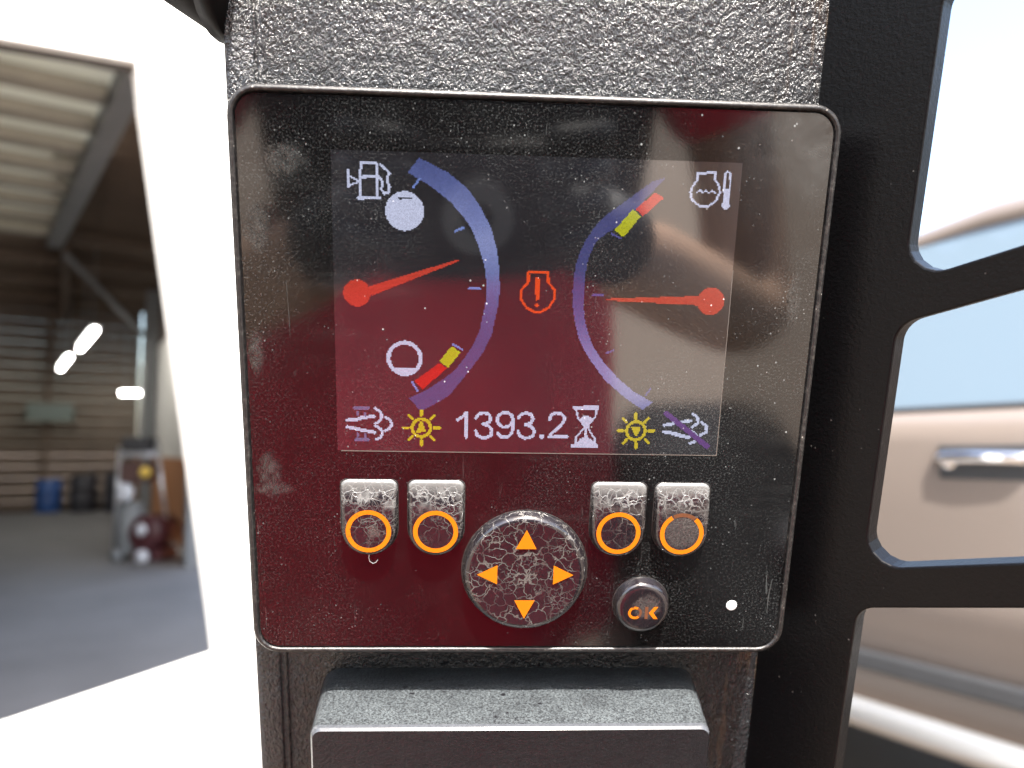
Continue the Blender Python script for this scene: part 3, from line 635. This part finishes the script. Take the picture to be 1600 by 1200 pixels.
box('post', (3.2, 0.0, 0), (3.38, 0.18, 3.8), M_STEEL, shed, 0.01); box('post', (8.6, 0.0, 0), (8.78, 0.18, 3.8), M_STEEL, shed, 0.01)
tube('brace', [(5.9, 1.35, 3.65), (3.2, 0.12, 3.0)], 0.04, M_STEEL, shed)
for k in range(6): box('rear_post', (0.0, 1.5+k*1.6, 0), (0.10, 1.62+k*1.6, 3.9), M_BOARD, shed, 0.006)

def shed_pt(a, b, z): return SHED @ Vector((a, b, z))
# lamps in the shed
M_LAMP = Nodes('lit_tube').set(color=(0.9, 0.9, 0.88), em=(1.0, 0.98, 0.92), ems=9.0).m
M_LAMPB = plain('lamp_housing', (0.5, 0.5, 0.5), 0.5)
def lamp(loc, rz, L, label):
    t = thing('strip_lamp', label, 'lamp', group='strip lamps in the shed', loc=loc, rz=rz)
    tube('lamp_tube', [(-L/2, 0, 0), (0, 0, 0), (L/2, 0, 0)], 0.032, M_LAMP, t); box('lamp_housing', (-L/2, -0.05, 0.033), (L/2, 0.05, 0.07), M_LAMPB, t, 0.008)
    for s in (-1, 1): tube('hanger', [(s*L*0.3, 0, 0.12), (s*L*0.3, 0, 1.25)], 0.006, M_STEEL, t, 6)
ra = math.atan2(A_.y, A_.x)
lamp((-5.80, 10.0, 2.66), math.atan2(-.82, .57), 2.0, 'bright slanting strip lamp in the shed, the nearer of the pair')
lamp((-7.70, 12.65, 2.66), math.atan2(-.82, .57), 2.0, 'bright slanting strip lamp in the shed, the farther of the pair')
lamp((-7.20, 13.9, 2.24), 0.0, 0.35, 'small level lamp beside the white wall of the shed')
# drums and bench by the back wall
def drum(loc, r, h, mat, label, group=None):
    t = thing('drum', label, 'drum', group=group, loc=loc)
    bm = bmesh.new(); prof = [(r*0.97, 0), (r, .02), (r, h*.32), (r*1.04, h*.34), (r, h*.36), (r, h*.64), (r*1.04, h*.66), (r, h*.68), (r, h-.02), (r*.97, h)]
    tube_mesh(bm, [(0, 0, z+i*1e-5) for i, (q, z) in enumerate(prof)], [q for q, z in prof], 24); from_bm('drum_body', bm, mat, t, True)
    tube('drum_cap', [(r*.5, 0, h), (r*.5, 0, h+.04)], r*.16, M_STEEL, t, 10)
M_BLUE = plain('blue_drum_paint', (0.03, 0.085, 0.27), 0.4, scale=5); M_DARK = plain('dark_drum_paint', (0.035, 0.035, 0.045), 0.5, scale=5)
drum((-8.72, 14.05, 0), 0.21, 0.62, M_BLUE, 'blue drum at the back of the shed')
drum((-8.15, 14.2, 0), 0.22, 0.70, M_DARK, 'dark drum just right of the blue drum in the shed', 'dark drums in the shed')
drum((-7.62, 14.4, 0), 0.22, 0.74, M_DARK, 'dark drum farthest right of the row by the shed back wall', 'dark drums in the shed')
bn = thing('work_bench', 'dark work bench by the shed back wall, left of the blue drum', 'bench', loc=(-9.75, 13.15, 0), rz=math.atan2(B_.y, B_.x))
M_WOODD = plain('dark_bench_wood', (0.07, 0.05, 0.04), 0.7, scale=6)
box('bench_top', (-0.55, -0.3, 0.62), (1.0, 0.3, 0.70), M_WOODD, bn, 0.008); box('bench_shelf', (-0.5, -0.26, 0.18), (0.95, 0.26, 0.23), M_WOODD, bn, 0.006)
for sx in (-0.5, 0.9):
    for sy in (-0.24, 0.2): box('leg', (sx, sy, 0), (sx+.06, sy+.06, 0.62), M_WOODD, bn, 0.004)
hu = thing('wall_heater', 'dark green-grey box hung on the shed back wall above the blue drum', 'heater', loc=(-8.75, 14.0, 1.72), rz=math.atan2(B_.y, B_.x))
box('heater_case', (-0.38, -0.16, 0), (0.38, 0.16, 0.32), plain('green_grey_enamel', (0.10, 0.13, 0.12), 0.5), hu, 0.02)
for k in range(5): box('louvre', (-0.33, -0.19, 0.05+k*0.05), (0.33, -0.155, 0.07+k*0.05), M_STEEL, hu, 0.003)
# wheeled machine standing on the shed floor
wm = thing('workshop_trolley', 'silver-framed workshop machine with a maroon drum on the shed floor', 'machine', loc=(-3.98, 7.95, 0), rz=-0.2)
M_CHROME = plain('bright_steel', (0.62, 0.63, 0.66), 0.3, 0.85, scale=6); M_MAROON = plain('maroon_paint', (0.06, 0.014, 0.018), 0.4, scale=6)
M_YEL = plain('yellow_plastic', (0.75, 0.52, 0.10), 0.4); M_PALE = plain('pale_grey_enamel', (0.6, 0.62, 0.68), 0.4, scale=5); M_DGREY = plain('dark_rubber', (0.05, 0.05, 0.055), 0.6)
tube('frame_post', [(-0.26, 0, 0.03), (-0.25, 0, 0.7), (-0.24, 0, 1.20)], 0.026, M_CHROME, wm); tube('frame_post', [(0.34, 0.05, 0.30), (0.24, 0.05, 0.8), (0.16, 0.05, 1.25)], 0.02, M_CHROME, wm)
tube('frame_rail', [(-0.24, 0, 1.12), (0.18, 0.05, 1.12)], 0.03, M_PALE, wm); box('head_box', (-0.16, -0.1, 1.15), (0.12, 0.12, 1.30), M_DGREY, wm, 0.02); box('panel_box', (-0.15, -0.12, 0.82), (0.14, 0.10, 1.04), plain('brown_enamel', (0.10, 0.055, 0.05), 0.5), wm, 0.02)
bm = bmesh.new(); bmesh.ops.create_uvsphere(bm, u_segments=16, v_segments=10, radius=0.10, matrix=Matrix.Translation((-0.06, -0.13, 0.72)) @ Matrix.Diagonal((1, .5, 1, 1))); from_bm('gauge_dome', bm, M_PALE, wm, True)
tube('tank', [(-0.06, 0, 0.06), (-0.06, 0, 0.12), (-0.06, 0, 0.55), (-0.06, 0, 0.62)], [0.10, 0.14, 0.14, 0.08], M_STEEL, wm, 20)
tube('motor_drum', [(0.20, -0.16, 0.30), (0.20, -0.14, 0.30), (0.20, 0.2, 0.30), (0.20, 0.22, 0.30)], [0.15, 0.19, 0.19, 0.15], M_MAROON, wm, 24); box('motor_stand', (0.04, -0.12, 0.02), (0.38, 0.18, 0.14), M_MAROON, wm, 0.02)
tube('drum_badge', [(0.18, -0.165, 0.34), (0.18, -0.185, 0.34)], [0.07, 0.05], M_PALE, wm, 16); bm = bmesh.new(); bmesh.ops.create_uvsphere(bm, u_segments=12, v_segments=8, radius=0.06, matrix=Matrix.Translation((0.15, -0.1, 0.93))); from_bm('filler_cap', bm, M_YEL, wm, True)
for x in (-0.06, 0.24): tube('wheel', [(x-.03, -0.2, 0.07), (x-.03, -0.14, 0.07)], 0.07, M_PALE if x > 0 else M_STEEL, wm, 18)

# ------------------------------------------------------------------ car on the right
uc = Vector((-0.5174, 0.8557, 0)); nc = Vector((-0.8557, -0.5174, 0))      # along the car (away), and out of its near side
P_SIDE = Vector((1.0745, 1.7083, 0))
HWID = 0.93
org = P_SIDE - nc*HWID + uc*0.15
CAR = Matrix(((uc.x, nc.x, 0, org.x), (uc.y, nc.y, 0, org.y), (0, 0, 1, 0), (0, 0, 0, 1)))
car = thing('parked_car', 'beige metallic off-road car with a side step and chrome door handle', 'car', CAR)
def mat_paint():
    n = Nodes('beige_metallic_paint'); f = n.noise(900, 2)
    n.set(color=n.mix(f, (0.145, 0.121, 0.105), (0.185, 0.155, 0.136)), rough=0.40, metal=0.15, coat=0.4, coatr=0.05); return n.m
M_PAINT = mat_paint()
M_GLASS = Nodes('sky_pale_car_glass').set(color=(0.12, 0.165, 0.21), rough=0.03, ior=1.4).m  # opaque; the pale blue base colour stands in for reflected sky
M_TRIM = plain('dark_car_trim', (0.03, 0.032, 0.036), 0.5, scale=20); M_CHR = plain('chrome', (0.85, 0.86, 0.88), 0.08, 1.0, scale=10, var=0.02); M_STEP = plain('satin_aluminium', (0.36, 0.37, 0.38), 0.36, 0.7, scale=12, var=0.04)
XB, XF = -2.35, 2.30
def car_body():
    """closed shell: stations along X, each a half profile mirrored"""
    lower = [(0.70, 0.40), (0.86, 0.43), (0.895, 0.52), (0.90, 0.60), (0.902, 0.69), (0.928, 0.735), (0.935, 0.80), (0.936, 1.0), (0.934, 1.17), (0.925, 1.215), (0.895, 1.245), (0.87, 1.25)]
    bm = bmesh.new(); rings = []
    for x in [XB, XB+.04, XB+.16, XB+.5, -1.0, -0.2, 0.6, 1.1, 1.6, 2.0, XF-.14, XF-.04, XF]:
        e = min((x-XB)/0.30, (XF-x)/0.45, 1.0); w = 0.80+0.20*math.sqrt(max(0, 1-(1-e)**2))
        hood = 1.0 if x < 0.95 else 1.0-0.10*min(1, (x-0.95)/1.3)
        half = [(y*w, 0.40+(z-0.40)*hood) for y, z in lower]
        rings.append([bm.verts.new((x, y, z)) for y, z in half] + [bm.verts.new((x, -y, z)) for y, z in half[::-1]])
    n = len(rings[0])
    for a, b in zip(rings, rings[1:]):
        for k in range(n): bm.faces.new((a[k], a[(k+1) % n], b[(k+1) % n], b[k]))
    bm.faces.new(rings[0]); bm.faces.new(rings[-1][::-1]); return bm
o = from_bm('body', car_body(), M_PAINT, car, True); o.data.set_sharp_from_angle(angle=math.radians(50))
def cabin(x):      # half width and height of the cabin roof at station x
    return 0.70, 1.765
def cabin_roof():
    bm = bmesh.new(); rings = []
    for x, dz, dw in ((-2.22, -0.10, -0.05), (-2.12, -0.02, 0), (-1.0, 0.01, 0.01), (-0.1, 0.0, 0.01), (0.28, -0.05, 0), (0.40, -0.10, -0.03)):
        pr = [(0.725+dw, 1.71+dz), (0.742+dw, 1.735+dz), (0.725+dw, 1.77+dz), (0.66+dw, 1.80+dz), (0.45, 1.83+dz), (0.2, 1.845+dz)]
        rings.append([bm.verts.new((x, y, z)) for y, z in pr] + [bm.verts.new((x, -y, z)) for y, z in pr[::-1]])
    n = len(rings[0])
    for a, b in zip(rings, rings[1:]):
        for k in range(n): bm.faces.new((a[k], a[(k+1) % n], b[(k+1) % n], b[k]))
    bm.faces.new(rings[0]); bm.faces.new(rings[-1][::-1]); return bm
from_bm('roof', cabin_roof(), M_PAINT, car, True)
def quad_slab(name, p, mat, parent, t=0.006):
    """four corners, given a small thickness along their normal"""
    p = [Vector(q) for q in p]; nn = (p[1]-p[0]).cross(p[3]-p[0]).normalized()*t
    return link_mesh(name, mesh_of(name, p+[q-nn for q in p], [(0, 1, 2, 3), (7, 6, 5, 4), (0, 4, 5, 1), (1, 5, 6, 2), (2, 6, 7, 3), (3, 7, 4, 0)]), mat, parent)
for s in (1, -1):
    for x0, x1, x2, x3 in ((-2.05, -1.22, -1.2, -1.95), (-1.14, 0.40, 0.37, -1.14), (0.50, 0.98, 0.44, 0.47)):
        quad_slab('side_window', [(x0, 0.878*s, 1.245), (x1, 0.878*s, 1.245), (x2, 0.735*s, 1.72), (x3, 0.735*s, 1.72)], M_GLASS, car)
    for xb, xt in ((-1.18, -1.17), (0.45, 0.42)): quad_slab('pillar', [(xb-.05, 0.876*s, 1.24), (xb+.05, 0.876*s, 1.24), (xt+.05, 0.733*s, 1.725), (xt-.05, 0.733*s, 1.725)], M_TRIM, car, 0.02)
    quad_slab('pillar', [(-2.18, 0.86*s, 1.24), (-2.02, 0.876*s, 1.24), (-1.93, 0.733*s, 1.725), (-2.12, 0.715*s, 1.725)], M_PAINT, car, 0.02)
    quad_slab('pillar', [(0.95, 0.872*s, 1.24), (1.06, 0.86*s, 1.24), (0.40, 0.715*s, 1.715), (0.28, 0.733*s, 1.725)], M_PAINT, car, 0.02)
    box('window_trim', (-2.1, 0.872*s-.012, 1.236), (1.0, 0.872*s+.02, 1.262), M_TRIM, car, 0.004)
    box('side_moulding', (-1.5, 0.918*s-.012, 0.585), (1.3, 0.918*s+.012, 0.635), M_TRIM, car, 0.01)
    tube('side_step', [(-1.35, 0.86*s, 0.50), (-1.28, 0.97*s, 0.49), (1.15, 0.97*s, 0.49), (1.22, 0.86*s, 0.50)], 0.036, M_STEP, car, 16)
    for xg in (-1.18, 0.45): box('door_gap', (xg-.003, 0.930*s-.004, 0.70), (xg+.003, 0.9385*s, 1.22), M_TRIM, car)
    for hx in (-0.16, -1.30):
        h = box('handle_recess', (hx-.125, 0.934*s-.01, 1.085), (hx+.10, 0.9375*s, 1.165), M_TRIM, car, 0.003)
        bm = bmesh.new(); tube_mesh(bm, [(hx-.115, 0.932*s, 1.135), (hx-.09, 0.944*s, 1.135), (hx, 0.948*s, 1.137), (hx+.08, 0.944*s, 1.135), (hx+.10, 0.934*s, 1.135)], [0.013, 0.015, 0.015, 0.016, 0.017], 14); hn = from_bm('door_handle', bm, M_CHR, car, True)
        tube('lock', [(hx+.075, 0.93*s, 1.125), (hx+.075, 0.945*s, 1.125)], 0.016, M_CHR, hn, 14)
    for wx in (-1.45, 1.50):
        w = bpy.data.objects.new('wheel', None); COL.objects.link(w); w.parent = car; w.location = (wx, 0.80*s, 0.37)
        bm = bmesh.new(); tube_mesh(bm, [(0, -.12, 0), (0, -.09, 0), (0, .09, 0), (0, .12, 0)], [0.33, 0.37, 0.37, 0.33], 36); from_bm('tyre', bm, M_TRIM, w, True)
        bm = bmesh.new(); tube_mesh(bm, [(0, .05*s, 0), (0, .125*s, 0), (0, .13*s, 0)], [0.24, 0.235, 0.20], 28); from_bm('rim', bm, M_STEP, w, True)
    tube('headlight', [(2.10, 0.62*s, 0.92), (2.27, 0.62*s, 0.92)], [0.12, 0.10], M_CHR, car, 18); box('tail_light', (-2.33, 0.66*s-.06, 0.9), (-2.24, 0.66*s+.06, 1.2), plain('red_lens', (0.4, 0.02, 0.02), 0.2), car, 0.01)
quad_slab('windscreen', [(1.06, -0.84, 1.24), (1.06, 0.84, 1.24), (0.42, 0.70, 1.715), (0.42, -0.70, 1.715)], M_GLASS, car)
quad_slab('rear_window', [(-2.22, 0.80, 1.24), (-2.22, -0.80, 1.24), (-2.16, -0.66, 1.715), (-2.16, 0.66, 1.715)], M_GLASS, car)

# ------------------------------------------------------------------ the photographer, mirrored in the glossy panel
def skin(name, verts, edges, radii, mat, parent, sub=2, root=0):
    me = bpy.data.meshes.new(name); me.from_pydata(verts, edges, []); me.update()
    o = link_mesh(name, me, mat, parent)
    m = o.modifiers.new('skin', 'SKIN'); m.use_smooth_shade = True
    for i, r in enumerate(radii):
        d = me.skin_vertices[0].data[i]; d.radius = r if isinstance(r, tuple) else (r, r); d.use_root = (i == root)
    sm = o.modifiers.new('sub', 'SUBSURF'); sm.levels = sub; sm.render_levels = sub
    return o
M_SKIN = plain('skin', (0.52, 0.33, 0.22), 0.5, scale=15, var=0.06); M_RED = plain('red_workwear', (0.74, 0.018, 0.055), 0.8, scale=12, var=0.12)
M_GLOVE = plain('navy_gloves', (0.006, 0.011, 0.017), 0.6, scale=30); M_HAIR = plain('dark_hair', (0.03, 0.02, 0.015), 0.6, scale=60); M_BOOT = plain('black_boots', (0.02, 0.02, 0.02), 0.5)
CAMB = Matrix.LocRotScale(cam.location, cam.rotation_euler, None)
per = thing('person', 'person in red workwear, navy vest and gloves holding a compact camera to the display', 'person', loc=(0.02, -0.60, 0))
def rel(p): return (p[0]-0.02, p[1]+0.60, p[2])
BV = [(0, -.47, .92), (0, -.48, 1.10), (0, -.50, 1.30), (0, -.48, 1.43), (0, -.46, 1.50), (0, -.43, 1.58), (0, -.415, 1.66), (0, -.42, 1.73),
      (.18, -.48, 1.40), (.30, -.40, 1.10), (.30, -.27, .95), (.095, -.075, 1.105), (-.18, -.48, 1.40), (-.30, -.40, 1.10), (-.30, -.27, .95), (-.095, -.075, 1.105),
      (.105, -.46, .86), (.112, -.43, .48), (.125, -.50, .09), (-.105, -.46, .86), (-.112, -.43, .48), (-.125, -.50, .09), (.13, -.40, .05), (-.13, -.40, .05)]
BE = [(0, 1), (1, 2), (2, 3), (3, 4), (4, 5), (5, 6), (6, 7), (3, 8), (8, 9), (9, 10), (10, 11), (3, 12), (12, 13), (13, 14), (14, 15), (0, 16), (16, 17), (17, 18), (0, 19), (19, 20), (20, 21), (18, 22), (21, 23)]
BR = [(.15, .10), (.15, .11), (.17, .12), (.11, .09), .055, (.075, .085), (.078, .098), (.065, .08), .065, .050, .048, .036, .065, .050, .048, .036, .10, .085, .045, .10, .085, .045, .035, .035]
skin('body', [rel(p) for p in BV], BE, BR, M_SKIN, per)
sel = [0, 1, 2, 3, 8, 9, 12, 13, 16, 17, 18, 19, 20, 21]; ix = {v: i for i, v in enumerate(sel)}
skin('coverall', [rel(BV[v]) for v in sel], [(ix[a], ix[b]) for a, b in BE if a in ix and b in ix], [(r[0]+.022, r[1]+.022) if isinstance(r, tuple) else r+.02 for r in (BR[v] for v in sel)], M_RED, per)
for s in (1, -1):
    skin('boot', [rel((.125*s, -.50, .16)), rel((.125*s, -.50, .05)), rel((.13*s, -.38, .045)), rel((.132*s, -.30, .04))], [(0, 1), (1, 2), (2, 3)], [.058, .056, .05, .04], M_BOOT, per)
    g = [rel(p) for p in ((.10*s, -.08, 1.10), (.078*s, -.058, 1.125), (.066*s, -.04, 1.15))]
    skin('glove', g, [(0, 1), (1, 2)], [.042, (.043, .030), (.044, .022)], M_GLOVE, per)
    for k, (dz, ln) in enumerate(((.042, .9), (.023, 1.0), (.004, .95), (-.015, .8))):
        skin('glove_finger', [rel(p) for p in ((.078*s, -.04, 1.148+dz), (.066*s, -.008, 1.152+dz), ((.066-.022*ln)*s, -.003, 1.152+dz), ((.066-.034*ln)*s, -.006, 1.15+dz))], [(0, 1), (1, 2), (2, 3)], [.0095, .0092, .0085, .0075], M_GLOVE, per, 1)
    skin('glove_thumb', [rel(p) for p in ((.085*s, -.055, 1.12), (.062*s, -.052, 1.118), (.045*s, -.048, 1.13))], [(0, 1), (1, 2)], [.011, .0105, .009], M_GLOVE, per, 1)
bm = bmesh.new(); bmesh.ops.create_uvsphere(bm, u_segments=24, v_segments=14, radius=1.0)
bmesh.ops.delete(bm, geom=[v for v in bm.verts if v.co.z < -0.15 and v.co.y > -0.35], context='VERTS')
bmesh.ops.transform(bm, verts=bm.verts, matrix=Matrix.Translation(rel((0, -.437, 1.675))) @ Matrix.Diagonal((.096, .112, .115, 1))); from_bm('hair', bm, M_HAIR, per, True)
for s in (1, -1):
    bm = bmesh.new(); bmesh.ops.create_uvsphere(bm, u_segments=10, v_segments=8, radius=.012, matrix=Matrix.Translation(rel((.032*s, -.335, 1.645)))); from_bm('eye', bm, M_HAIR, per, True)
    bm = bmesh.new(); bmesh.ops.create_uvsphere(bm, u_segments=12, v_segments=8, radius=.03, matrix=Matrix.Translation(rel((.088*s, -.425, 1.63))) @ Matrix.Diagonal((.35, .6, 1, 1))); from_bm('ear', bm, M_SKIN, per, True)
bm = bmesh.new(); rings = []
for z, rx, ry in ((1.0, .215, .198), (1.1, .22, .205), (1.25, .225, .20), (1.36, .205, .175), (1.43, .15, .125), (1.46, .10, .085)):
    rings.append([bm.verts.new(rel((rx*math.cos(a), -.475+ry*math.sin(a), z))) for a in (2*math.pi*k/48 for k in range(48))])
for a, b in zip(rings, rings[1:]):
    for k in range(48): bm.faces.new((a[k], b[k], b[(k+1) % 48], a[(k+1) % 48]))
from_bm('vest', bm, M_GLOVE, per, True)
skin('nose', [rel((0, -.34, 1.65)), rel((0, -.318, 1.612))], [(0, 1)], [.010, .016], M_SKIN, per, 1)
cc = thing('compact_camera', 'small black compact camera held in both gloved hands', 'camera', CAMB)
M_CAMB = plain('black_camera_body', (0.012, 0.012, 0.014), 0.35, scale=200)
box('camera_body', (-.058, -.034, .0225), (.058, .040, .046), M_CAMB, cc, 0.006, 3)
def ring_tube(name, r0, r1, z0, z1, mat, parent):
    bm = bmesh.new(); n = 40; V = [[bm.verts.new((r*math.cos(2*math.pi*k/n), r*math.sin(2*math.pi*k/n), z)) for k in range(n)] for r, z in ((r1, z1), (r1, z0), (r0, z0), (r0, z1))]
    for a, b in zip(V, V[1:]+V[:1]):
        for k in range(n): bm.faces.new((a[k], a[(k+1) % n], b[(k+1) % n], b[k]))
    return from_bm(name, bm, mat, parent, False)
ring_tube('lens_barrel', .0105, .022, .0035, .0225, M_CAMB, cc); ring_tube('lens_rim', .009, .0205, .0012, .0034, M_STEEL, cc)
box('shutter_button', (-.045, .0402, .028), (-.030, .0435, .038), M_STEEL, cc, 0.001)

# hem of the long work coat
bm = bmesh.new(); rings = []
for z, rx, ry in ((1.0, .205, .15), (.95, .215, .155), (.85, .235, .16), (.65, .255, .165), (.45, .27, .17), (.34, .275, .172)):
    fold = max(0, 1.0-z)*0.03
    rings.append([bm.verts.new(rel((-.045+(rx+fold*math.sin(7*a))*math.cos(a), -.47+(ry+fold*math.sin(7*a))*math.sin(a), z))) for a in (2*math.pi*k/56 for k in range(56))])
for a, b in zip(rings, rings[1:]):
    for k in range(56): bm.faces.new((a[k], b[k], b[(k+1) % 56], a[(k+1) % 56]))
from_bm('coat', bm, M_RED, per, True)
# ------------------------------------------------------------------ unseen black tank, added to darken the panel's lower right reflection
M_TANK = plain('matt_black_tank', (0.010, 0.010, 0.011), 0.85, scale=9, spec=0.15)
mg = thing('added_tank', 'black steel tank low on the machine, mirrored at the lower right of the panel', 'tank', loc=(0.58, -0.50, 0))
box('tank_shell', (-.25, -.45, .06), (.12, .42, .47), M_TANK, mg, .09, 5); tube('filler_neck', [(-.06, .1, .47), (-.06, .1, .53)], .045, M_DGREY, mg, 20)
for yy in (-.35, .28): box('tank_foot', (-.2, yy, 0), (.1, yy+.06, .07), M_TRIM, mg, .004)
